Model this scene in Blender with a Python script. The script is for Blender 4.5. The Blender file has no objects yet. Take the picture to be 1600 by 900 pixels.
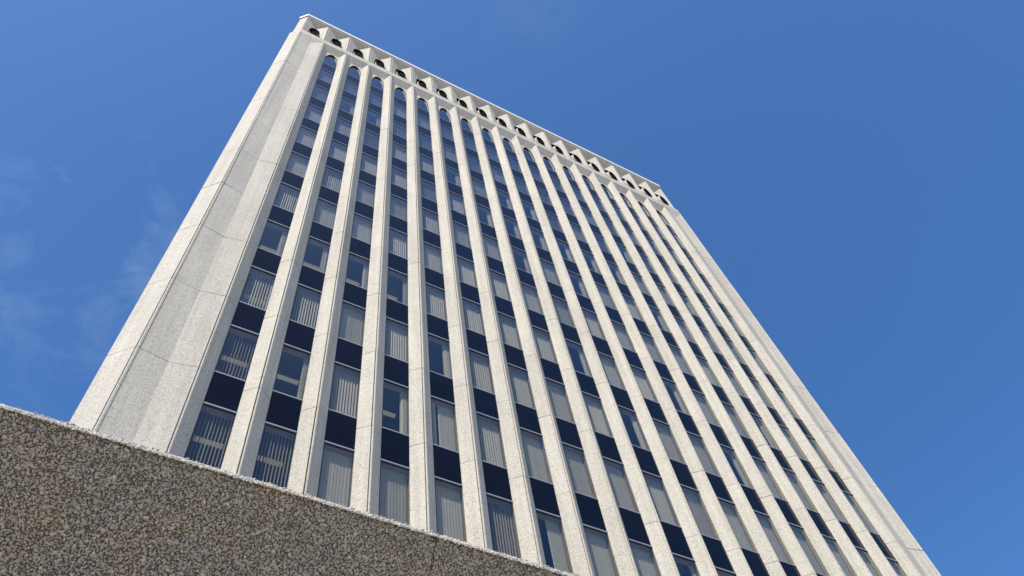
import bpy, bmesh, math, random
import numpy as np
from mathutils import Matrix, Vector
random.seed(7)
rng = np.random.default_rng(11)
sc = bpy.context.scene
col = sc.collection
S = 1.55            # one bay of the facade, metres
CAMH = 1.6          # eye height

def W(x, y, z):     # bay units (camera height = 0) to metres
    return (x*S, y*S, z*S + CAMH)

# ------------------------------------------------------------------ camera
F, YAW, PIT, ROL, CX, CY = 1299.99306, 0.690546385, 1.05711232, -0.231421593, 0.757640441, -8.45560865
fw = Vector((math.sin(YAW)*math.cos(PIT), math.cos(YAW)*math.cos(PIT), math.sin(PIT)))
rt = Vector((math.cos(YAW), -math.sin(YAW), 0)); up = rt.cross(fw)
c, s = math.cos(ROL), math.sin(ROL)
r2 = c*rt + s*up; u2 = -s*rt + c*up
cd = bpy.data.cameras.new('camera'); cam = bpy.data.objects.new('camera', cd); col.objects.link(cam)
M3 = Matrix((r2, u2, -fw)).transposed().to_4x4()
M3.translation = Vector(W(CX, CY, 0)); cam.matrix_world = M3
cd.sensor_width = 36; cd.lens = F/1600*36; cd.clip_start = 0.05; cd.clip_end = 6000
sc.camera = cam
camp = np.array([CX, CY, 0.0])
Rm = np.array([list(r2), list(-u2), list(fw)])
def proj(P):
    q = Rm @ (np.array(P)-camp)
    return 800+F*q[0]/q[2], 450+F*q[1]/q[2]

# ------------------------------------------------------------------ light
sd = Vector((-1.285, -1.0, 2.2)).normalized()      # towards the sun
elev = math.asin(sd.z); az = math.atan2(sd.x, sd.y)
wd = bpy.data.worlds.new('World'); sc.world = wd; wd.use_nodes = True
nt = wd.node_tree; N = nt.nodes; L = nt.links
bg = N['Background']
sky = N.new('ShaderNodeTexSky'); sky.sky_type = 'NISHITA'; sky.sun_disc = False
sky.sun_elevation = elev; sky.sun_rotation = az
sky.altitude = 50; sky.air_density = 0.62; sky.dust_density = 0.45; sky.ozone_density = 3.0
tc = N.new('ShaderNodeTexCoord')
# thin cirrus wisps low in the west
mp = N.new('ShaderNodeMapping'); mp.inputs['Scale'].default_value = (3.0, 4.4, 3.4); mp.inputs['Rotation'].default_value = (0.3, 0.2, 0.5)
nz = N.new('ShaderNodeTexNoise'); nz.inputs['Scale'].default_value = 2.3; nz.inputs['Detail'].default_value = 8; nz.inputs['Roughness'].default_value = 0.62; nz.inputs['Distortion'].default_value = 0.6
rp = N.new('ShaderNodeValToRGB'); rp.color_ramp.elements[0].position = 0.47; rp.color_ramp.elements[1].position = 0.80
L.new(tc.outputs['Generated'], mp.inputs['Vector']); L.new(mp.outputs[0], nz.inputs['Vector']); L.new(nz.outputs['Fac'], rp.inputs[0])
def raydir(x, y):
    v = ((x-800)/F)*r2 - ((y-450)/F)*u2 + fw
    return v.normalized()
masks = []
for (px, py, e0, e1) in ((115, 425, 0.986, 1.0), (195, 330, 0.994, 1.002), (820, 10, 0.996, 1.006)):
    dp = N.new('ShaderNodeVectorMath'); dp.operation = 'DOT_PRODUCT'; dp.inputs[1].default_value = raydir(px, py)
    mr = N.new('ShaderNodeMapRange'); mr.interpolation_type = 'SMOOTHSTEP'; mr.inputs['From Min'].default_value = e0; mr.inputs['From Max'].default_value = e1
    L.new(tc.outputs['Generated'], dp.inputs[0]); L.new(dp.outputs['Value'], mr.inputs['Value']); masks.append(mr)
a1 = N.new('ShaderNodeMath'); a1.operation = 'ADD'; a1.use_clamp = True
a2 = N.new('ShaderNodeMath'); a2.operation = 'ADD'; a2.use_clamp = True
L.new(masks[0].outputs[0], a1.inputs[0]); L.new(masks[1].outputs[0], a1.inputs[1])
L.new(a1.outputs[0], a2.inputs[0]); L.new(masks[2].outputs[0], a2.inputs[1])
mm = N.new('ShaderNodeMath'); mm.operation = 'MULTIPLY'; L.new(a2.outputs[0], mm.inputs[0]); L.new(rp.outputs[0], mm.inputs[1])
m3 = N.new('ShaderNodeMath'); m3.operation = 'MULTIPLY'; m3.inputs[1].default_value = 0.27; L.new(mm.outputs[0], m3.inputs[0])
cm = N.new('ShaderNodeMixRGB'); cm.inputs[2].default_value = (5.4, 6.4, 8.0, 1)
hs = N.new('ShaderNodeHueSaturation'); hs.inputs['Saturation'].default_value = 1.2; hs.inputs['Value'].default_value = 2.4
L.new(sky.outputs[0], hs.inputs['Color'])
L.new(m3.outputs[0], cm.inputs[0]); L.new(hs.outputs[0], cm.inputs[1]); L.new(cm.outputs[0], bg.inputs['Color'])
bg.inputs['Strength'].default_value = 0.092
sl = bpy.data.lights.new('sun', 'SUN'); so = bpy.data.objects.new('sun', sl); col.objects.link(so)
sl.energy = 5.0; sl.angle = math.radians(0.55); sl.color = (1.0, 0.945, 0.86)
so.rotation_mode = 'QUATERNION'; so.rotation_quaternion = (-sd).to_track_quat('-Z', 'Y')
so.location = (-30, -40, 80)
sc.view_settings.view_transform = 'Standard'; sc.view_settings.look = 'None'
sc.view_settings.exposure = 0.30; sc.view_settings.gamma = 1.0

# ------------------------------------------------------------------ materials
def newmat(name):
    m = bpy.data.materials.new(name); m.use_nodes = True
    return m, m.node_tree.nodes, m.node_tree.links, m.node_tree.nodes['Principled BSDF']
def simple(name, colr, rough=0.6, metal=0.0, ior=None, emit=None):
    m, n, l, b = newmat(name)
    b.inputs['Base Color'].default_value = (*colr, 1); b.inputs['Roughness'].default_value = rough; b.inputs['Metallic'].default_value = metal
    if ior: b.inputs['IOR'].default_value = ior
    if emit: b.inputs['Emission Color'].default_value = (*emit[0], 1); b.inputs['Emission Strength'].default_value = emit[1]
    nz_ = n.new('ShaderNodeTexNoise'); nz_.inputs['Scale'].default_value = 9; nz_.inputs['Detail'].default_value = 4
    t_ = n.new('ShaderNodeTexCoord'); l.new(t_.outputs['Object'], nz_.inputs['Vector'])
    mr_ = n.new('ShaderNodeMapRange'); mr_.inputs['To Min'].default_value = rough*0.85; mr_.inputs['To Max'].default_value = min(1, rough*1.15)
    l.new(nz_.outputs['Fac'], mr_.inputs['Value']); l.new(mr_.outputs[0], b.inputs['Roughness'])
    return m

def concrete_mat(name, base, dark):
    m, n, l, b = newmat(name)
    t = n.new('ShaderNodeTexCoord')
    vo = n.new('ShaderNodeTexVoronoi'); vo.inputs['Scale'].default_value = 48; vo.inputs['Randomness'].default_value = 1
    n2 = n.new('ShaderNodeTexNoise'); n2.inputs['Scale'].default_value = 30; n2.inputs['Detail'].default_value = 1; n2.inputs['Roughness'].default_value = 0.5
    n3 = n.new('ShaderNodeTexNoise'); n3.inputs['Scale'].default_value = 0.55; n3.inputs['Detail'].default_value = 6; n3.inputs['Roughness'].default_value = 0.6
    ms = n.new('ShaderNodeMapping'); ms.inputs['Scale'].default_value = (5.5, 5.5, 0.22)
    n4 = n.new('ShaderNodeTexNoise'); n4.inputs['Scale'].default_value = 1.0; n4.inputs['Detail'].default_value = 5
    for q in (vo, n2, n3): l.new(t.outputs['Object'], q.inputs['Vector'])
    l.new(t.outputs['Object'], ms.inputs['Vector']); l.new(ms.outputs[0], n4.inputs['Vector'])
    # stone speckle: random value per pebble
    sp = n.new('ShaderNodeSeparateColor'); l.new(vo.outputs['Color'], sp.inputs[0])
    r1 = n.new('ShaderNodeValToRGB'); e = r1.color_ramp.elements
    e[0].position = 0.0; e[0].color = (*[q*0.70 for q in dark], 1)
    e[1].position = 1.0; e[1].color = (base[0]*1.12, base[1]*1.12, base[2]*1.10, 1)
    k = r1.color_ramp.elements.new(0.12); k.color = (*dark, 1)
    k = r1.color_ramp.elements.new(0.30); k.color = (*base, 1)
    l.new(sp.outputs[0], r1.inputs[0])
    m1 = n.new('ShaderNodeMapRange'); m1.inputs['From Min'].default_value = 0.28; m1.inputs['From Max'].default_value = 0.72; m1.inputs['To Min'].default_value = 0.90; m1.inputs['To Max'].default_value = 1.08; l.new(n2.outputs['Fac'], m1.inputs['Value'])
    m2 = n.new('ShaderNodeMapRange'); m2.inputs['From Min'].default_value = 0.3; m2.inputs['From Max'].default_value = 0.7; m2.inputs['To Min'].default_value = 0.93; m2.inputs['To Max'].default_value = 1.05; l.new(n3.outputs['Fac'], m2.inputs['Value'])
    m4 = n.new('ShaderNodeMapRange'); m4.inputs['From Min'].default_value = 0.3; m4.inputs['From Max'].default_value = 0.7; m4.inputs['To Min'].default_value = 0.88; m4.inputs['To Max'].default_value = 1.06; l.new(n4.outputs['Fac'], m4.inputs['Value'])
    at = n.new('ShaderNodeAttribute'); at.attribute_name = 'tone'
    x1 = n.new('ShaderNodeMath'); x1.operation = 'MULTIPLY'; l.new(m1.outputs[0], x1.inputs[0]); l.new(m2.outputs[0], x1.inputs[1])
    x2 = n.new('ShaderNodeMath'); x2.operation = 'MULTIPLY'; l.new(x1.outputs[0], x2.inputs[0]); l.new(m4.outputs[0], x2.inputs[1])
    x3 = n.new('ShaderNodeMath'); x3.operation = 'MULTIPLY'; l.new(x2.outputs[0], x3.inputs[0]); l.new(at.outputs['Fac'], x3.inputs[1])
    vm = n.new('ShaderNodeVectorMath'); vm.operation = 'SCALE'; l.new(r1.outputs[0], vm.inputs[0]); l.new(x3.outputs[0], vm.inputs['Scale'])
    l.new(vm.outputs[0], b.inputs['Base Color'])
    bp = n.new('ShaderNodeBump'); bp.inputs['Strength'].default_value = 0.5; bp.inputs['Distance'].default_value = 0.006
    l.new(vo.outputs['Distance'], bp.inputs['Height']); l.new(bp.outputs[0], b.inputs['Normal'])
    b.inputs['Roughness'].default_value = 0.85; b.inputs['Specular IOR Level'].default_value = 0.3
    return m
M_conc = concrete_mat('exposed_aggregate_concrete', (0.482, 0.437, 0.358), (0.37, 0.333, 0.265))
M_joint_and_shade = simple('joint_sealant_and_coping_shade', (0.10, 0.09, 0.07), 0.9)  # dark joints; also the painted shade under the roof coping
M_alu = simple('aluminium', (0.36, 0.36, 0.37), 0.45, 0.5)
M_black = simple('black_gasket', (0.012, 0.012, 0.014), 0.5)
M_cap = simple('white_coping', (0.60, 0.58, 0.53), 0.6)
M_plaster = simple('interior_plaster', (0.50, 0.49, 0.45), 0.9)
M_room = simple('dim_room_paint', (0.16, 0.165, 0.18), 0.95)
M_mesh_and_shade = simple('vent_mesh_and_recess_shade', (0.006, 0.0045, 0.0035), 0.95); M_mesh_and_shade.node_tree.nodes['Principled BSDF'].inputs['Specular IOR Level'].default_value = 0.02  # mesh in the vent mouths; also the painted shade of the coffer recesses
M_roof = simple('roof_gravel', (0.30, 0.29, 0.27), 0.9)
M_lamp = simple('fluorescent_diffuser', (0.75, 0.74, 0.62), 0.5, emit=((1.0, 0.95, 0.70), 0.20))
# spandrel glass
M_span, n, l, b = newmat('opaque_navy_spandrel_glass')
b.inputs['Roughness'].default_value = 0.035; b.inputs['IOR'].default_value = 1.31; b.inputs['Specular Tint'].default_value = (0.80, 0.66, 0.68, 1)
t = n.new('ShaderNodeTexCoord'); q1 = n.new('ShaderNodeTexNoise'); q1.inputs['Scale'].default_value = 1.6; q1.inputs['Detail'].default_value = 6
l.new(t.outputs['Object'], q1.inputs['Vector']); q2 = n.new('ShaderNodeValToRGB')
q2.color_ramp.elements[0].color = (0.0012, 0.0012, 0.003, 1); q2.color_ramp.elements[1].color = (0.005, 0.005, 0.010, 1)
l.new(q1.outputs['Fac'], q2.inputs[0]); l.new(q2.outputs[0], b.inputs['Base Color'])
def wavy(n, l, target, amt=0.004):
    t_ = n.new('ShaderNodeTexCoord'); z_ = n.new('ShaderNodeTexNoise'); z_.inputs['Scale'].default_value = 0.9; z_.inputs['Detail'].default_value = 1
    b_ = n.new('ShaderNodeBump'); b_.inputs['Strength'].default_value = 0.25; b_.inputs['Distance'].default_value = amt
    l.new(t_.outputs['Object'], z_.inputs['Vector']); l.new(z_.outputs['Fac'], b_.inputs['Height']); l.new(b_.outputs[0], target)
wavy(n, l, b.inputs['Normal'], 0.02)
# vision glass: tinted, reflecting by Fresnel
M_glass = bpy.data.materials.new('tinted_vision_glass'); M_glass.use_nodes = True
n = M_glass.node_tree.nodes; l = M_glass.node_tree.links; n.remove(n['Principled BSDF'])
tr = n.new('ShaderNodeBsdfTransparent'); tr.inputs[0].default_value = (0.775, 0.77, 0.735, 1)
gl = n.new('ShaderNodeBsdfGlossy'); gl.inputs['Roughness'].default_value = 0.02; gl.inputs['Color'].default_value = (0.95, 0.97, 1.0, 1)
fr = n.new('ShaderNodeFresnel')
ge = n.new('ShaderNodeNewGeometry'); io = n.new('ShaderNodeMapRange'); io.inputs['To Min'].default_value = 1.55; io.inputs['To Max'].default_value = 1/1.55
l.new(ge.outputs['Backfacing'], io.inputs['Value']); l.new(io.outputs[0], fr.inputs['IOR'])
mx = n.new('ShaderNodeMixShader'); l.new(fr.outputs[0], mx.inputs[0]); l.new(tr.outputs[0], mx.inputs[1]); l.new(gl.outputs[0], mx.inputs[2])
l.new(mx.outputs[0], n['Material Output'].inputs['Surface']); wavy(n, l, gl.inputs['Normal'], 0.02)
# blinds
M_blind, n, l, b = newmat('vertical_blind_vinyl')
b.inputs['Roughness'].default_value = 0.55
t = n.new('ShaderNodeTexCoord'); q1 = n.new('ShaderNodeTexNoise'); q1.inputs['Scale'].default_value = 3; l.new(t.outputs['Object'], q1.inputs['Vector'])
q2 = n.new('ShaderNodeValToRGB'); q2.color_ramp.elements[0].color = (0.60, 0.585, 0.51, 1); q2.color_ramp.elements[1].color = (0.72, 0.70, 0.62, 1)
l.new(q1.outputs['Fac'], q2.inputs[0])
at = n.new('ShaderNodeAttribute'); at.attribute_name = 'tone'
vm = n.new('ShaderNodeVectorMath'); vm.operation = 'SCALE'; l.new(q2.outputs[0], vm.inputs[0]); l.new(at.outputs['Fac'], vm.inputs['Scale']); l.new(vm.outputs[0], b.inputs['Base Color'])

# ------------------------------------------------------------------ helpers
class MB:
    def __init__(s_): s_.v = []; s_.f = []; s_.m = []; s_.t = []
    def add(s_, vs, fs, mi=0, tone=1.0, raw=False):
        o = len(s_.v)
        s_.v += [v if raw else W(*v) for v in vs]; s_.f += [tuple(o+i for i in f) for f in fs]
        s_.m += [mi]*len(fs); s_.t += [tone]*len(vs)
    def quad(s_, a, b_, c_, d_, mi=0, tone=1.0): s_.add([a, b_, c_, d_], [(0, 1, 2, 3)], mi, tone)
    def box(s_, x0, x1, y0, y1, z0, z1, mi=0, tone=1.0, raw=False):
        s_.add([(x0, y0, z0), (x1, y0, z0), (x1, y1, z0), (x0, y1, z0), (x0, y0, z1), (x1, y0, z1), (x1, y1, z1), (x0, y1, z1)],
               [(0, 3, 2, 1), (4, 5, 6, 7), (0, 1, 5, 4), (1, 2, 6, 5), (2, 3, 7, 6), (3, 0, 4, 7)], mi, tone, raw)
    def prism(s_, prof, z0, z1, mi=0, tone=1.0, ztop=None):   # prof: [(x,y)] counter-clockwise from above or not, closed in z
        k = len(prof)
        s_.add([(x, y, z0) for x, y in prof]+[(x, y, z1) for x, y in prof],
               [(i, (i+1) % k, k+(i+1) % k, k+i) for i in range(k)]+[tuple(range(k-1, -1, -1)), tuple(range(k, 2*k))], mi, tone)
    def xprism(s_, prof, x0, x1, mi=0, tone=1.0):   # prof [(y,z)] extruded along x
        k = len(prof)
        s_.add([(x0, y, z) for y, z in prof]+[(x1, y, z) for y, z in prof],
               [(i, (i+1) % k, k+(i+1) % k, k+i) for i in range(k)]+[tuple(range(k-1, -1, -1)), tuple(range(k, 2*k))], mi, tone)
    def build(s_, name, mats, parent=None, fixn=True, smooth=False, label=None, kind=None):
        me = bpy.data.meshes.new(name); me.from_pydata(s_.v, [], s_.f)
        for m in (mats if isinstance(mats, (list, tuple)) else [mats]): me.materials.append(m)
        me.polygons.foreach_set('material_index', s_.m)
        a = me.attributes.new('tone', 'FLOAT', 'POINT'); a.data.foreach_set('value', s_.t)
        if fixn:
            bm = bmesh.new(); bm.from_mesh(me); bmesh.ops.recalc_face_normals(bm, faces=bm.faces); bm.to_mesh(me); bm.free()
        if smooth:
            for p_ in me.polygons: p_.use_smooth = True
        o = bpy.data.objects.new(name, me); col.objects.link(o)
        if parent: o.parent = parent
        if label: o['label'] = label
        if kind: o['kind'] = kind
        return o
def empty(name, label, cat, group=None):
    o = bpy.data.objects.new(name, None); col.objects.link(o); o['label'] = label; o['category'] = cat
    if group: o['group'] = group
    o.empty_display_size = 0.5
    return o

# ------------------------------------------------------------------ dimensions (bay units)
aL, aR, d = 0.2417, 0.2202, 0.1788
H, hsn, z1 = 2.353, 0.8928, 33.1225
ZFT, ZFB, ZBB = 38.7085, 36.0163, 35.2811
XR = [float(k) for k in range(19)] + [18.93]
ZG = -CAMH/S
CH = 0.355
ZJ = [11.64 - 5*H + i*H for i in range(16)]      # horizontal panel joints
ZJ = [z for z in ZJ if z < 35.0]
GY = d + 0.016                                   # glass plane
NF = 13
St = lambda i: z1-(i-1)*H
Sb = lambda i: St(i)-hsn

# ------------------------------------------------------------------ the ground
g = MB(); g.add([(-3000, -3000, 0), (3000, -3000, 0), (3000, 3000, 0), (-3000, 3000, 0)], [(0, 1, 2, 3)], 0, 1, True)
M_ground, n, l, b = newmat('plaza_paving')
t = n.new('ShaderNodeTexCoord'); br = n.new('ShaderNodeTexBrick'); br.inputs['Scale'].default_value = 0.8
br.inputs['Color1'].default_value = (0.34, 0.30, 0.25, 1); br.inputs['Color2'].default_value = (0.31, 0.275, 0.23, 1); br.inputs['Mortar'].default_value = (0.12, 0.11, 0.10, 1); br.inputs['Mortar Size'].default_value = 0.01
br.offset = 0
l.new(t.outputs['Object'], br.inputs['Vector']); l.new(br.outputs[0], b.inputs['Base Color']); b.inputs['Roughness'].default_value = 0.85
go = g.build('ground', M_ground); go['kind'] = 'structure'

# ------------------------------------------------------------------ the tower
tower = empty('office_tower', 'tall pale concrete office tower with narrow vertical window strips between ribbed piers', 'building')

def segs(z_lo, z_hi, seed, gk=1.0):
    r = random.Random(seed); out = []; zs = [z_lo]+[z for z in ZJ if z_lo+.3 < z < z_hi-.3]+[z_hi]
    for a, b_ in zip(zs[:-1], zs[1:]):
        gp = gk*r.choice([0.006, 0.008, 0.010, 0.014])
        out.append((a+(gp if a != z_lo else 0), b_-(0.001 if b_ != z_hi else 0), r.uniform(0.95, 1.035), r.uniform(-.005, .005)))
    return out

def rib(k, x):   # one pier between two window strips
    m = MB()
    for a, b_, tn, off in segs(ZG, ZBB+.02, 100+k):
        y = off
        prof = [(x-aR, d), (x-.029, y+.008), (x-.023, y+.004), (x-.012, y+.035), (x+.001, y+.035), (x+.004, y+.004), (x+.015, y-.007), (x+.031, y-.002), (x+.039, y+.007), (x+aL, d), (x+aL, d+.012), (x+aL-.03, d+.02),
                (x+aL-.03, d+.17), (x-aR+.02, d+.17), (x-aR+.02, d+.02), (x-aR, d+.012)]
        m.prism(prof, a, b_, 0, tn)
    core = [(x-aR+.03, d+.004), (x-.006, .036), (x+.03, .036), (x+aL-.03, d+.004), (x+aL-.04, d+.15), (x-aR+.03, d+.15)]
    m.prism(core, ZG, ZBB, 1)
    m.build('pier', [M_conc, M_joint_and_shade], tower)
# corner-most ribs (1 and 18) have the shallow blind groove on their outer side
GD = 0.092
def rib_edge(k, x, side):
    m = MB()
    for a, b_, tn, off in segs(ZG, ZBB+.02, 100+k):
        y = off
        if side < 0:   # rib 1: groove lies to its left
            prof = [(x-.47, d*1.3), (x-.470, GD-.004), (x-.029, y+.008), (x-.023, y+.004), (x-.012, y+.035), (x+.001, y+.035), (x+.004, y+.004), (x+.015, y-.007), (x+.031, y-.002), (x+.039, y+.007), (x+aL, d), (x+aL, d+.012), (x+aL-.03, d+.02), (x+aL-.03, d+.17), (x-.3, d+.17)]
        else:          # rib 18: groove to its right
            prof = [(x-aR, d), (x-.029, y+.008), (x-.023, y+.004), (x-.012, y+.035), (x+.001, y+.035), (x+.004, y+.004), (x+.015, y-.007), (x+.031, y-.002), (x+.039, y+.007), (x+.465, GD), (x+.465, d*1.3), (x+.3, d+.17), (x-aR+.02, d+.17), (x-aR+.02, d+.02), (x-aR, d+.012)]
        m.prism(prof, a, b_, 0, tn)
    if side < 0: core = [(x-.46, GD+.02), (x-.006, .036), (x+.03, .036), (x+aL-.03, d+.004), (x+aL-.04, d+.15), (x-.3, d+.15)]
    else: core = [(x-aR+.03, d+.004), (x-.006, .036), (x+.03, .036), (x+.455, GD+.02), (x+.3, d+.15), (x-aR+.03, d+.15)]
    m.prism(core, ZG, ZBB, 1)
    m.build('pier', [M_conc, M_joint_and_shade], tower)
rib_edge(1, 1.0, -1)
for k in range(2, 18): rib(k, float(k))
rib_edge(18, 18.0, 1)
# corner piers: outer half of the groove + the chamfer
def corner(side):
    m = MB(); fx = (lambda x: x) if side < 0 else (lambda x: XR[19]-x)
    gw = 0.53 if side < 0 else 0.465
    for a, b_, tn, off in segs(ZG, ZBB+.02, 300+side, 1.5):
        y = off
        P = [(gw, GD), (.058, y+.010), (.047, y-.004), (.020, y-.010), (.006, y+.004), (.004, y+.03), (-.008, y+.03), (-.012, y+.010), (-CH, CH+y), (-CH, CH+.3), (gw, d*1.3)]
        m.prism([(fx(px), py) for px, py in P], a, b_, 0, tn)
    P = [(gw-.02, GD+.02), (.03, .032), (-.004, .032), (-CH+.02, CH+.01), (-CH+.02, CH+.25), (gw-.02, d*1.2)]
    m.prism([(fx(px), py) for px, py in P], ZG, ZBB, 1)
    m.build('corner_pier', [M_conc, M_joint_and_shade], tower)
corner(-1); corner(1)

# arch panels over each window strip, with the sloping soffit
ZS = 34.83; ARC_R = (1-aL-aR)/2; ARC_V = 1.18; ZA = 34.76-ARC_V
ARCN = 20
def hip(m, k, x0, x1, deep, zlow, g0=0.045, g1=0.014, tn=1.0, mi=0):
    m.quad((x0+g0, 0.003, ZBB), (x1-g1, 0.003, ZBB), (x1-(aR if deep else 0), deep, zlow), (x0+(aL if deep else 0), deep, zlow), mi, tn)
for k in range(1, 18):
    m = MB(); x0, x1 = k+aL, k+1-aR; cx = (x0+x1)/2; r = ARC_R; tn = random.uniform(.97, 1.03)
    arc = [(cx+r*math.cos(math.pi*i/ARCN), ZA+ARC_V*math.sin(math.pi*i/ARCN)) for i in range(ARCN+1)]   # right to left
    e = .03
    outer = [(x0-e, ZA-.0), (x0-e, ZS+.03), (x1+e, ZS+.03), (x1+e, ZA)]
    ring = [(x1+e, ZA)]+arc+[(x0-e, ZA), (x0-e, ZS+.03), (x1+e, ZS+.03)]
    kf = len(ring)
    # split left and right halves to keep the ngons simple
    top = (cx, ZS+.03)
    half = ARCN//2
    R_ = arc[:half+1]+[top, (x1+e, ZS+.03), (x1+e, ZA)]
    L_ = arc[half:]+[(x0-e, ZA), (x0-e, ZS+.03), top]
    yf_ = d-.001
    for poly in (R_, L_):
        m.add([(x, yf_, z) for x, z in poly], [tuple(range(len(poly)))], 0, tn)
        m.add([(x, d+.075, z) for x, z in poly], [tuple(range(len(poly)))], 0, tn)
    for (xa, za), (xb, zb) in zip(arc[:-1], arc[1:]):
        m.quad((xa, yf_, za), (xb, yf_, zb), (xb, d+.075, zb), (xa, d+.075, za), 1, tn)
    m.quad((k+.045, .003, ZBB), (k+1-.014, .003, ZBB), (k+1-aR, yf_, ZS), (k+aL, yf_, ZS), 0, tn)
    m.build('arch_panel', [M_conc, M_black], tower, fixn=False)
# groove tops
for x0, x1 in ((0.0, 1.0), (18.0, XR[19])):
    m = MB(); xm = (x0+x1)/2+.02*(x0 == 0)
    m.add([(x0+.045, .002, ZBB), (x1-.014, .002, ZBB), (xm, GD+.002, 34.62)], [(0, 1, 2)]); m.build('groove_cap', [M_conc], tower, fixn=False)

# band, coffers and cornice
YF = 0.08
def bandprof(o=0.0): return [(0+o, ZBB), (0+o, ZBB+.50), (.050+o, ZFB-.03), (YF+.01+o, ZFB), (YF+.36, ZFB), (YF+.36, ZBB)]
m = MB()
for k in range(19):
    x0, x1 = XR[k]+.004, XR[k+1]-.004
    m.xprism(bandprof(), x0, x1, 0, random.uniform(.97, 1.03))
m.xprism([(.03, ZBB+.01), (.03, ZBB+.5), (.10, ZFB-.012), (.3, ZFB-.012), (.3, ZBB+.01)], .02, XR[19]-.02, 1)
for sgn in (-1, 1):
    fx = (lambda x: x) if sgn < 0 else (lambda x: XR[19]-x)
    a0 = [(0, 0), (-CH, CH), (-CH, CH+.5), (.0, CH+.5)]
    b0 = [(.0, YF+.01), (-CH+.075, CH+.0), (-CH+.075, CH+.5), (.0, CH+.5)]
    vs = [(fx(x)+0*sgn, y, ZBB) for x, y in a0]+[(fx(x), y, ZBB+.5) for x, y in a0]+[(fx(x), y, ZFB) for x, y in b0]
    fs = [(0, 1, 5, 4), (1, 2, 6, 5), (2, 3, 7, 6), (3, 0, 4, 7), (4, 5, 9, 8), (5, 6, 10, 9), (6, 7, 11, 10), (7, 4, 8, 11), (0, 3, 2, 1), (8, 9, 10, 11)]
    m.add(vs, fs, 0, .99)
m.build('band_course', [M_conc, M_joint_and_shade], tower)

ZAP = 38.46; CD = 0.24; HR = 0.24; HV = 1.16; HZ = 36.95
def coffer(k):
    x0, x1 = XR[k], XR[k+1]; xm = (x0+x1)/2; w = (x1-x0)/2; tn = random.uniform(.975, 1.025)
    lip = .040; yv = YF+CD
    m = MB()
    xl, xr = x0+lip, x1-lip
    ang = [math.pi/2*i/10 for i in range(11)]
    def ys(x): # V surface depth at x
        return YF+CD*(1-abs(x-xm)/(w-lip)) if abs(x-xm) < w-lip else YF
    z0 = ZFB
    for sg in (-1, 1):
        xo = xl if sg < 0 else xr
        arcp = [(xm+sg*HR*math.sin(a), HZ+HV*math.cos(a)) for a in ang]           # from top (valley) to the side
        poly = [(xo, YF, z0), (xo, YF, ZFT), (xm, yv, ZAP)]+[(x, ys(x), z) for x, z in arcp]+[(xm+sg*HR, ys(xm+sg*HR), z0)]
        m.add(poly, [tuple(range(len(poly)))], 0, tn)
        # reveal of the arched opening, recess shade painted on as near-black
        edge = [(xm+sg*HR, z0)]+[(x, z) for x, z in reversed(arcp)]
        for (xa, za), (xb, zb) in zip(edge[:-1], edge[1:]):
            m.quad((xa, ys(xa), za), (xb, ys(xb), zb), (xb, yv+.22, zb), (xa, yv+.22, za), 1, tn*.97)
    m.add([(xl, YF, ZFT), (xr, YF, ZFT), (xm, yv, ZAP)], [(0, 1, 2)], 0, tn)
    # lips
    m.box(x0-.015, x0+.015, YF+.02, YF+.045, z0, ZFT+.09, 1)
    for a_, b_ in ((x0+.014, xl), (xr, x1-.014)):
        m.box(a_, b_, YF-.001, YF+.05, z0, ZFT, 0, tn)
    m.box(x0+.004, x1-.004, YF-.016, YF+.3, ZFT+.002, ZFT+.125, 0, tn)
    # near-black sheet behind, the shade of the void put into its colour
    m.quad((xm-.34, yv+.215, z0-.0), (xm+.34, yv+.215, z0), (xm+.34, yv+.215, HZ+1.2), (xm-.34, yv+.215, HZ+1.2), 1)
    co = m.build('coffer_panel', [M_conc, M_mesh_and_shade], tower, fixn=False)
    # downward hooded duct
    h = MB(); rx, rz, nseg = .198, .60, 28
    def ringp(y, zc, kx, kz): return [(xm+(rx-kx)*math.cos(2*math.pi*i/nseg), y, zc+(rz-kz)*math.sin(2*math.pi*i/nseg)) for i in range(nseg)]
    rings = [ringp(yv+.20, 37.15, 0, -.1), ringp(YF-.005, 36.62, 0, 0), ringp(YF-.005, 36.62, .010, .02), ringp(YF+.05, 36.6, .010, .02)]
    vs = sum(rings, []); fs = []
    for q in range(3):
        for i in range(nseg): fs.append((q*nseg+i, q*nseg+(i+1) % nseg, (q+1)*nseg+(i+1) % nseg, (q+1)*nseg+i))
    h.add(vs, fs[:nseg], 0, .95); h.add(vs, fs[nseg:], 1)  # rim and inner wall near-black, shade inside the hood painted on
    h.add(ringp(YF+.049, 36.6, .009, .018), [tuple(range(nseg))], 1)
    h.build('vent_hood', [M_conc, M_mesh_and_shade], co, fixn=False, smooth=False)
for k in range(19): coffer(k)
# frieze corners (chamfered) behind the first and last coffer
m = MB()
for sgn in (-1, 1):
    m = MB(); fx = (lambda x: x) if sgn < 0 else (lambda x: XR[19]-x)
    pr = [(.000, YF), (-CH+.085, CH+.005), (-CH+.085, CH+.6), (.000, CH+.6)]
    m.prism([(fx(x), y) for x, y in pr], ZFB-.002, ZFT+.125, 0, 1.0)
    m.build('frieze_corner', [M_conc], tower); m = MB()
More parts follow.
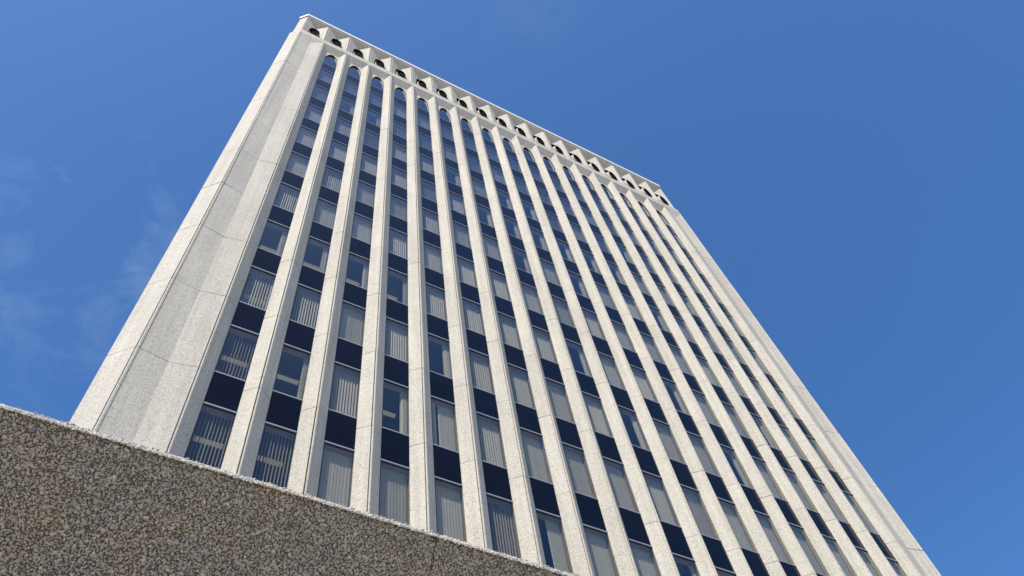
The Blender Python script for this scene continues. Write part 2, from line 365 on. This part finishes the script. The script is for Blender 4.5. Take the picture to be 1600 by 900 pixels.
# joint backing behind the coffers
m = MB(); m.box(.0, XR[19], YF+.03, YF+.045, ZFB+.001, ZFT+.05, 0)
BD = 14.0
def outline(o, x_in=0.0):
    xa, xb = -CH+.085, XR[19]+CH-.085
    y0 = YF
    return [(0-o*.41, y0-o), (XR[19]+o*.41, y0-o), (xb+o, CH+.005-o*.41), (xb+o, BD), (xa-o, BD), (xa-o, CH+.005-o*.41)]
m = MB()
m.prism(outline(.038), ZFT+.128, ZFT+.150, 1)  # dark plate standing in for the shade under the coping
m.prism(outline(.046), ZFT+.150, ZFT+.43, 0)
m.prism(outline(-.30), ZFT+.431, ZFT+.45, 2)
m.build('roof_coping', [M_cap, M_joint_and_shade, M_roof], tower)

# side and rear walls (never in the photograph, seen only from a step aside)
def side_wall(sgn):
    m = MB(); xs = -CH if sgn < 0 else XR[19]+CH
    y = CH+.02; nb = 12
    for j in range(nb+1):
        yy = y+j*1.0+.25
        pr = [(xs, yy), (xs-sgn*d, yy-aR), (xs-sgn*(d+.15), yy-aR), (xs-sgn*(d+.15), yy+aL), (xs-sgn*d, yy+aL)]
        m.prism(pr, ZG, ZBB, 0)
    m.box(min(xs-sgn*(d+.02), xs-sgn*(d+.04)), max(xs-sgn*(d+.02), xs-sgn*(d+.04)), y, BD, ZG, ZBB, 1)
    m.box(min(xs-sgn*.01, xs-sgn*.3), max(xs-sgn*.01, xs-sgn*.3), CH+.5, BD, ZBB, ZFT+.1, 0)
    m.build('side_wall', [M_conc, M_span], tower)
side_wall(-1); side_wall(1)
m = MB(); m.box(-CH+.2, XR[19]+CH-.2, BD-.2, BD, ZG, ZFT, 0); m.build('rear_wall', [M_conc], tower)
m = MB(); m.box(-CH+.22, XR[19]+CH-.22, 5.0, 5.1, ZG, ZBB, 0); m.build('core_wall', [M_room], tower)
# floor slabs: floor above, plenum, ceiling below (the zone behind each spandrel)
for i in range(1, NF+1):
    m = MB(); x0, x1 = 1.03, 17.97
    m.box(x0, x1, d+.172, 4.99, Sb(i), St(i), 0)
    for k in range(1, 18):
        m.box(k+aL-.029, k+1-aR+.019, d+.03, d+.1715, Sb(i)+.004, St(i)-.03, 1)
    m.build('floor_slab', [M_room, M_plaster], tower)
m = MB(); m.box(1.03, 17.97, d+.08, 4.99, ZS+.02, ZS+.25, 0)
for k in range(1, 18): pass
m.build('floor_slab', [M_room], tower)

# ------------------------------------------------------------------ windows
STY = {  # per column, floors 1..10 : C closed, S open slats, T thin (edge-on) slats, N drawn aside right, G half drawn
 1: 'DDSCCSNSTT', 2: 'DNSSSCNSNT', 3: 'DNDSCCNCSC', 4: 'CDSSCSNSNC', 5: 'CDSDSCSNHC', 6: 'DCNSCSSSST', 7: 'DDCNCSSSCG',
 8: 'DCNNNCSCCC', 9: 'DDNNCCNSCC', 10: 'DDDNNSCNSN', 11: 'DDCNCCSCCC', 12: 'DCDNSCNCCC', 13: 'DDNCNCCNCC', 14: 'DCDCCSCCCC', 15: 'DDCNCCNCCC', 16: 'DCCDCCCNGC', 17: 'DDCCNCCCCC'}
def slat(m, x, y, z0, z1_, w, th, tn, bow=.006, tilt=0.0):
    n_ = 3; pts = []
    ca, sa = math.cos(th), math.sin(th)
    for j in range(n_+1):
        u = (j/n_-.5)*w; v = -bow*(1-(2*j/n_-1)**2)
        pts.append((x+u*ca-v*sa*-1*0+v*sa, y-u*sa+v*ca))
    fr_, bk = [], []
    vs = []
    for px, py in pts: vs += [(px+tilt, py, z0), (px, py, z1_)]
    fs = [(2*j, 2*j+2, 2*j+3, 2*j+1) for j in range(n_)]
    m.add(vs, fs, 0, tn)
def blind_mesh(m, k, zb, zt, st, r):
    x0, x1 = k+aL-.01, k+1-aR+.005; w = x1-x0; y = d+.135
    zb2, zt2 = zb+.02, zt-.015
    base = r.uniform(.84, 1.05)*(1.0 if zb < 20 else (.82 if zb < 25 else .60))  # upper floors toned down, shade on their blinds put into the colour
    nsl = 10; pw = w/nsl
    m.box(x0, x1, y-.012, y+.012, zt-.03, zt-.006, 0, base*.9)
    if st in 'CD':
        th = math.radians(r.uniform(10, 24) if r.random() < .9 else -6)
        if st == 'D': base *= .30  # closed blinds coloured dark to look shaded
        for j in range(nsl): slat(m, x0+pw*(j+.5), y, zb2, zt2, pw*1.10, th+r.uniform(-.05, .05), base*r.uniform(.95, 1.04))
    elif st == 'S':
        th = math.radians(r.uniform(44, 58))
        for j in range(nsl):
            dd_ = r.uniform(-.09, .09); slat(m, x0+pw*(j+.5), y, zb2, zt2, pw*1.12, th+dd_, base*r.uniform(.95, 1.05), tilt=r.uniform(-.003, .003))
    elif st == 'T':
        th = math.radians(r.uniform(77, 84)); base *= .8
        for j in range(nsl): slat(m, x0+pw*(j+.5), y, zb2, zt2, pw*1.12, th+r.uniform(-.07, .07), base*r.uniform(.9, 1.05))
    elif st == 'N':
        wd_ = r.choice([.06, .08, .10])
        for j in range(8): slat(m, x1-.012-wd_*j/7, y+r.uniform(-.004, .004), zb2, zt2, pw*1.1, math.radians(r.uniform(55, 80)), base*r.uniform(.9, 1.05))
    elif st == 'G':
        for j in range(5, nsl): slat(m, x0+pw*(j+.5), y, zb2, zt2, pw*1.1, .3+r.uniform(-.05, .05), base)
        for j in range(6): slat(m, x0+.012+.012*j, y, zb2, zt2, pw*1.1, 1.2, base)
    elif st == 'H':
        for j in range(nsl):
            if j == 3: continue
            slat(m, x0+pw*(j+.5), y, zb2, zt2, pw*1.1, .25+r.uniform(-.05, .05), base*r.uniform(.95, 1.04))
def frame_mesh(m, k, zb, zt):
    x0, x1 = k+aL-.012, k+1-aR+.012
    # head bar (bottom edge of the spandrel above), sill bar, side gaskets
    m.box(x0, x1, d-.004, GY+.010, zt-.002, zt+.026, 0)
    m.box(x0, x1, d+.003, GY+.010, zt-.026, zt-.0025, 1)
    m.box(x0, x1, d+.000, GY+.010, zb-.020, zb+.004, 0)
    m.box(x0, x0+.030, d+.004, GY+.012, zb+.005, zt-.027, 1)
def pane_mesh(m, k, zb, zt):
    x0, x1 = k+aL-.004, k+1-aR+.004
    m.box(x0+.015, x1-.006, GY, GY+.004, zb+.003, zt-.003, 0)
def span_mesh(m, k, i, j=0):
    x0, x1 = k+aL-.006, k+1-aR+.006; y = GY-.004
    m.box(x0, x1, y, y+.012, Sb(i)+.033, St(i)-.021, 0)
wins = []
for k in range(1, 18):
    for i in range(1, NF):
        zt, zb = Sb(i), St(i+1)
        c4 = [proj((k+aL, d, zt)), proj((k+1-aR, d, zt)), proj((k+1-aR, d, zb)), proj((k+aL, d, zb))]
        c4c = [(min(max(x, 0), 1600), min(max(y, 0), 900)) for x, y in c4]
        ar = abs(sum(c4c[a][0]*c4c[(a+1) % 4][1]-c4c[(a+1) % 4][0]*c4c[a][1] for a in range(4)))/2
        # below the parapet edge nothing of it shows
        zc = .5*(zt+zb)
        if zt < (9.0+8.4556)*0+9.78: ar *= .001
        wins.append((ar, k, i))
big = set((k, i) for _, k, i in sorted(wins, reverse=True)[:100])
rest_f, rest_p, rest_b, rest_s = MB(), MB(), MB(), MB()
for ar, k, i in wins:
    r = random.Random(k*100+i); st = STY[k][i-1] if i <= 10 else r.choice('CCSC')
    zt, zb = Sb(i), St(i+1)
    if (k, i) in big:
        f = MB(); frame_mesh(f, k, zb, zt); fo = f.build('window', [M_alu, M_black], tower)
        q = MB(); pane_mesh(q, k, zb, zt); q.build('pane', [M_glass], fo)
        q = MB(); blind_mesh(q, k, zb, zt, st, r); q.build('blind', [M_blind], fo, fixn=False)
    else:
        frame_mesh(rest_f, k, zb, zt); pane_mesh(rest_p, k, zb, zt); blind_mesh(rest_b, k, zb, zt, st, r)
fo = rest_f.build('window', [M_alu, M_black], tower, kind='stuff')
rest_p.build('pane', [M_glass], fo, kind='stuff'); rest_b.build('blind', [M_blind], fo, fixn=False, kind='stuff')
sp = []
for k in range(1, 18):
    for i in range(1, NF+1):
        zt, zb = St(i), Sb(i)
        c4 = [proj((k+aL, d, zt)), proj((k+1-aR, d, zt)), proj((k+1-aR, d, zb)), proj((k+aL, d, zb))]
        inside = all(-40 < x < 1640 and y < 905 for x, y in c4)
        ar = abs(sum(c4[a][0]*c4[(a+1) % 4][1]-c4[(a+1) % 4][0]*c4[a][1] for a in range(4)))/2
        sp.append((ar if inside and i <= 10 else 0, k, i))
bigs = set((k, i) for _, k, i in sorted(sp, reverse=True)[:100])
for ar, k, i in sp:
    if (k, i) in bigs:
        q = MB(); span_mesh(q, k, i); q.build('spandrel_panel', [M_span], tower)
    else: span_mesh(rest_s, k, i)
rest_s.build('spandrel_panel', [M_span], tower, kind='stuff')
# arched top lights
for k in range(1, 18):
    m = MB(); x0, x1 = k+aL-.006, k+1-aR+.006; cx = (x0+x1)/2; rr = ARC_R+.004
    pts = [(x0, z1+.01)]+[(x1, z1+.01)]+[(cx+rr*math.cos(math.pi*i/16), ZA+(ARC_V+.004)*math.sin(math.pi*i/16)) for i in range(17)]
    for yy in (GY+.03, GY+.034):
        m.add([(x, yy, z) for x, z in pts], [tuple(range(len(pts)))], 0)
    m.box(x0, x1, d+.0, GY+.04, z1-.018, z1+.012, 1)
    wo = m.build('arched_window', [M_glass, M_alu], tower, fixn=False)
    q = None
# ceiling light fittings seen through undrawn blinds
for k, i in [(1, 7), (2, 7), (3, 7), (4, 7), (1, 9), (2, 9), (3, 9), (4, 9), (1, 10), (2, 10), (1, 8), (6, 7), (5, 7), (1, 5), (2, 5)]:
    m = MB(); zc = Sb(i)-.002
    x0, x1 = (k+.33, k+.80); pr = []
    for j in range(9):
        a = math.pi*j/8; pr.append((.895+.045*math.cos(a), zc-.055*math.sin(a)))
    m.xprism(pr, x0, x1, 0); m.build('ceiling_light', [M_lamp], tower)

# ------------------------------------------------------------------ the near parapet
CXm, CYm = CX*S, CY*S
wall = empty('parapet_wall', 'close rough exposed aggregate wall in shade with a sunlit pebbled top edge', 'wall')
wall['kind'] = 'thing'; wall.location = (CXm, CYm+1.2, 0)
YT, ZT = CYm+1.2, CAMH+1.2*1.1286
LEAN = math.radians(30); SL = 0.62
M_agg, n, l, b = newmat('pebble_aggregate')
at = n.new('ShaderNodeAttribute'); at.attribute_name = 'tint'
t = n.new('ShaderNodeTexCoord')
n1 = n.new('ShaderNodeTexNoise'); n1.inputs['Scale'].default_value = 5.5; n1.inputs['Detail'].default_value = 5; n1.inputs['Roughness'].default_value = .65
r1 = n.new('ShaderNodeValToRGB'); e = r1.color_ramp.elements; e[0].position = .34; e[0].color = (1.06, .97, .88, 1); e[1].position = .68; e[1].color = (.92, .98, .96, 1)
k_ = e.new(.5); k_.color = (1, 1, 1, 1)
n2 = n.new('ShaderNodeTexNoise'); n2.inputs['Scale'].default_value = 420; n2.inputs['Detail'].default_value = 3
r2_ = n.new('ShaderNodeMapRange'); r2_.inputs['To Min'].default_value = .72; r2_.inputs['To Max'].default_value = 1.25
n3 = n.new('ShaderNodeTexVoronoi'); n3.inputs['Scale'].default_value = 120
for q in (n1, n2, n3): l.new(t.outputs['Object'], q.inputs['Vector'])
l.new(n1.outputs['Fac'], r1.inputs[0]); l.new(n2.outputs['Fac'], r2_.inputs['Value'])
v1 = n.new('ShaderNodeVectorMath'); v1.operation = 'MULTIPLY'; l.new(at.outputs['Color'], v1.inputs[0]); l.new(r1.outputs[0], v1.inputs[1])
v2 = n.new('ShaderNodeVectorMath'); v2.operation = 'SCALE'; l.new(v1.outputs[0], v2.inputs[0]); l.new(r2_.outputs[0], v2.inputs['Scale'])
l.new(v2.outputs[0], b.inputs['Base Color']); b.inputs['Roughness'].default_value = .85
bp = n.new('ShaderNodeBump'); bp.inputs['Strength'].default_value = .35; bp.inputs['Distance'].default_value = .001; l.new(n2.outputs['Fac'], bp.inputs['Height']); l.new(bp.outputs[0], b.inputs['Normal'])

bm = bmesh.new(); bmesh.ops.create_icosphere(bm, subdivisions=1, radius=1.0)
IV = np.array([v.co[:] for v in bm.verts]); IF = np.array([[v.index for v in f.verts] for f in bm.faces]); bm.free()
def wall_panel(xa, xb, dense, seed):
    rg = np.random.default_rng(seed)
    # profile (y, z) of the panel body, top edge leaning towards the viewer
    yb, zb = YT+SL*math.sin(LEAN), ZT-SL*math.cos(LEAN)
    prof = [(YT+.0045, ZT-.0045), (yb+.0035, zb), (yb+.0035, 0), (yb+.22, 0), (yb+.22, ZT-.004), (YT+.012, ZT-.004)]
    kk = len(prof)
    V = [(xa, y, z) for y, z in prof]+[(xb, y, z) for y, z in prof]
    FA = [(i, (i+1) % kk, kk+(i+1) % kk, kk+i) for i in range(kk)]+[tuple(range(kk-1, -1, -1)), tuple(range(kk, 2*kk))]
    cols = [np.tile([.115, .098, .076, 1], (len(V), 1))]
    # rounded arris along the top, painted pale to strengthen the sunlit rim
    RE0 = .0085; ph0 = math.radians(41.5); cy0, cz0 = YT+RE0*math.cos(ph0)+.0022, ZT-RE0*math.sin(ph0)-.0022
    arcs = [math.radians(a) for a in range(-30, 96, 9)]; nx = max(2, int((xb-xa)/.004)) if dense else 2; o0 = len(V)
    wob = rg.normal(0, .0008, (nx+1, len(arcs)))
    for ix in range(nx+1):
        for ia, a in enumerate(arcs):
            rr_ = RE0-.0004+wob[ix, ia]; V.append((xa+(xb-xa)*ix/nx, cy0-rr_*math.cos(a), cz0+rr_*math.sin(a)))
    na = len(arcs)
    FA += [(o0+ix*na+ia, o0+(ix+1)*na+ia, o0+(ix+1)*na+ia+1, o0+ix*na+ia+1) for ix in range(nx) for ia in range(na-1)]
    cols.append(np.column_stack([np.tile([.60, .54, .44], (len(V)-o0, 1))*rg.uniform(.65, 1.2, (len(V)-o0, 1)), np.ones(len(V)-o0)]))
    allV = [np.array(V)]; tri = []
    if dense:
        sp_ = .0046
        def scatter(u0, u1, v0, v1, spc):
            nu, nv = int((u1-u0)/spc), int((v1-v0)/(spc*.87))
            U, Vv = np.meshgrid(np.arange(nu), np.arange(nv)); U = U+.5*(Vv % 2)
            U = u0+spc*(U+rg.uniform(-.42, .42, U.shape)); Vv = v0+spc*.87*(Vv+rg.uniform(-.42, .42, Vv.shape))
            return U.ravel(), Vv.ravel()
        u, v = scatter(xa+.0005, xb-.0005, .003, .40, sp_)
        u2_, v2_ = scatter(xa+.0005, xb-.0005, .46, .47, sp_)
        nrm = np.array([0, -math.cos(LEAN), -math.sin(LEAN)]); dn = np.array([0, math.sin(LEAN), -math.cos(LEAN)])
        P0 = np.array([0, YT, ZT])
        C1 = P0+np.outer(u, [1, 0, 0])+np.outer(v, dn)+np.outer(rg.uniform(-.0024, .0003, len(u)), nrm)
        N1 = np.tile(nrm, (len(u), 1))
        # the top surface strip
        u, v = scatter(xa+.0005, xb-.0005, .014, .09, sp_)
        C2 = P0+np.outer(u, [1, 0, 0])+np.outer(v, [0, 1, 0])+np.outer(rg.uniform(-.008, -.004, len(u)), [0, 0, 1.])
        N2 = np.tile([0, 0, 1.], (len(u), 1))
        # chip at the panel end by the joint
        RE = .0085; phi = math.radians(41.5)
        nE = int((xb-xa)/.0042*8); uu = rg.uniform(xa+.003, xb-.003, nE); ph = rg.uniform(math.radians(-32), math.radians(95), nE)
        cy_, cz_ = YT+RE*math.cos(phi), ZT-RE*math.sin(phi)
        C3 = np.stack([uu, cy_-RE*np.cos(ph)+rg.uniform(-.0002, .0010, nE), cz_+RE*np.sin(ph)-rg.uniform(-.0001, .0012, nE)], 1); N3 = np.tile([0, 0, 1.], (nE, 1))
        C3[:, 1] += .0022; C3[:, 2] -= .0022
        CC = np.vstack([C1, C2, C3]); NN = np.vstack([N1, N2, N3])
        if dense == 'chip':
            dj = np.hypot(CC[:, 0]-xb, (CC[:, 2]-ZT)*.9); keep = dj > .018*rg.uniform(.7, 1.2, len(dj)); CC, NN = CC[keep], NN[keep]
        nP = len(CC)
        rad = rg.lognormal(math.log(.0026), .26, nP).clip(.0014, .0050); rad[-nE:] *= rg.uniform(.45, .85, nE)
        sc3 = np.stack([rad*rg.uniform(.85, 1.35, nP), rad*rg.uniform(.75, 1.1, nP), rad*rg.uniform(.6, .95, nP)], 1)
        A = rg.normal(size=(nP, 3, 3)); Q, _ = np.linalg.qr(A)
        lump = 1+rg.uniform(-.16, .16, (nP, len(IV)))
        loc = IV[None]*lump[..., None]*sc3[:, None, :]
        PV = np.einsum('pvi,pij->pvj', loc, Q)+CC[:, None, :]
        base = len(V)
        tri = (IF[None]+(np.arange(nP)*len(IV))[:, None, None]+base).reshape(-1, 3)
        allV.append(PV.reshape(-1, 3))
        val = rg.beta(2.4, 2.6, nP)*.27+.265
        hue = rg.uniform(0, 1, nP)
        cc = np.stack([val*(1.10+.05*(hue > .93)), val*(.93-.03*(hue > .93)), val*(.70-.10*(hue > .93)), np.ones(nP)], 1)
        dk = rg.random(nP) < .07; cc[dk, :3] *= .45
        wt = rg.random(nP) < .05; cc[wt, :3] *= 1.35
        eg = np.arange(nP) >= nP-nE; cc[eg, :3] = cc[eg, :3].mean(1, keepdims=True)*np.array([1.06, .98, .84]); cc[eg, :3] = np.clip(cc[eg, :3]*1.1+.20, 0, .8); rad_e = eg  # edge pebbles painted paler, sunlight along the rim put into their colour
        cols.append(np.repeat(cc, len(IV), 0))
    VV = np.vstack(allV); me = bpy.data.meshes.new('wall_panel')
    nv = len(VV); loops = [i for f in FA for i in f]; starts = np.cumsum([0]+[len(f) for f in FA])[:-1]; tot = [len(f) for f in FA]
    nt_ = len(tri)
    li = np.concatenate([np.array(loops), np.array(tri).ravel()]).astype(np.int32) if nt_ else np.array(loops, np.int32)
    ls = np.concatenate([starts, len(loops)+3*np.arange(nt_)]).astype(np.int32)
    me.vertices.add(nv); me.vertices.foreach_set('co', VV.astype(np.float32).ravel())
    me.loops.add(len(li)); me.loops.foreach_set('vertex_index', li)
    me.polygons.add(len(ls)); me.polygons.foreach_set('loop_start', ls)
    me.update(calc_edges=True)
    a = me.attributes.new('tint', 'FLOAT_COLOR', 'POINT'); a.data.foreach_set('color', np.vstack(cols).astype(np.float32).ravel())
    sm = np.zeros(len(ls), bool); sm[12:len(FA)] = True; me.polygons.foreach_set('use_smooth', sm)
    me.materials.append(M_agg); me.validate()
    o = bpy.data.objects.new('wall_panel', me); col.objects.link(o); o.parent = wall
    o.matrix_parent_inverse = Matrix.Translation(wall.location).inverted()
    return o
XJ = CXm+.6266
wall_panel(CXm-1.0, XJ-.0006, 'chip', 1)
wall_panel(XJ+.0006, CXm+2.0, 'yes', 2)
wall_panel(CXm-4.0, CXm-1.003, None, 3)
wall_panel(CXm+2.003, CXm+5.0, None, 4)
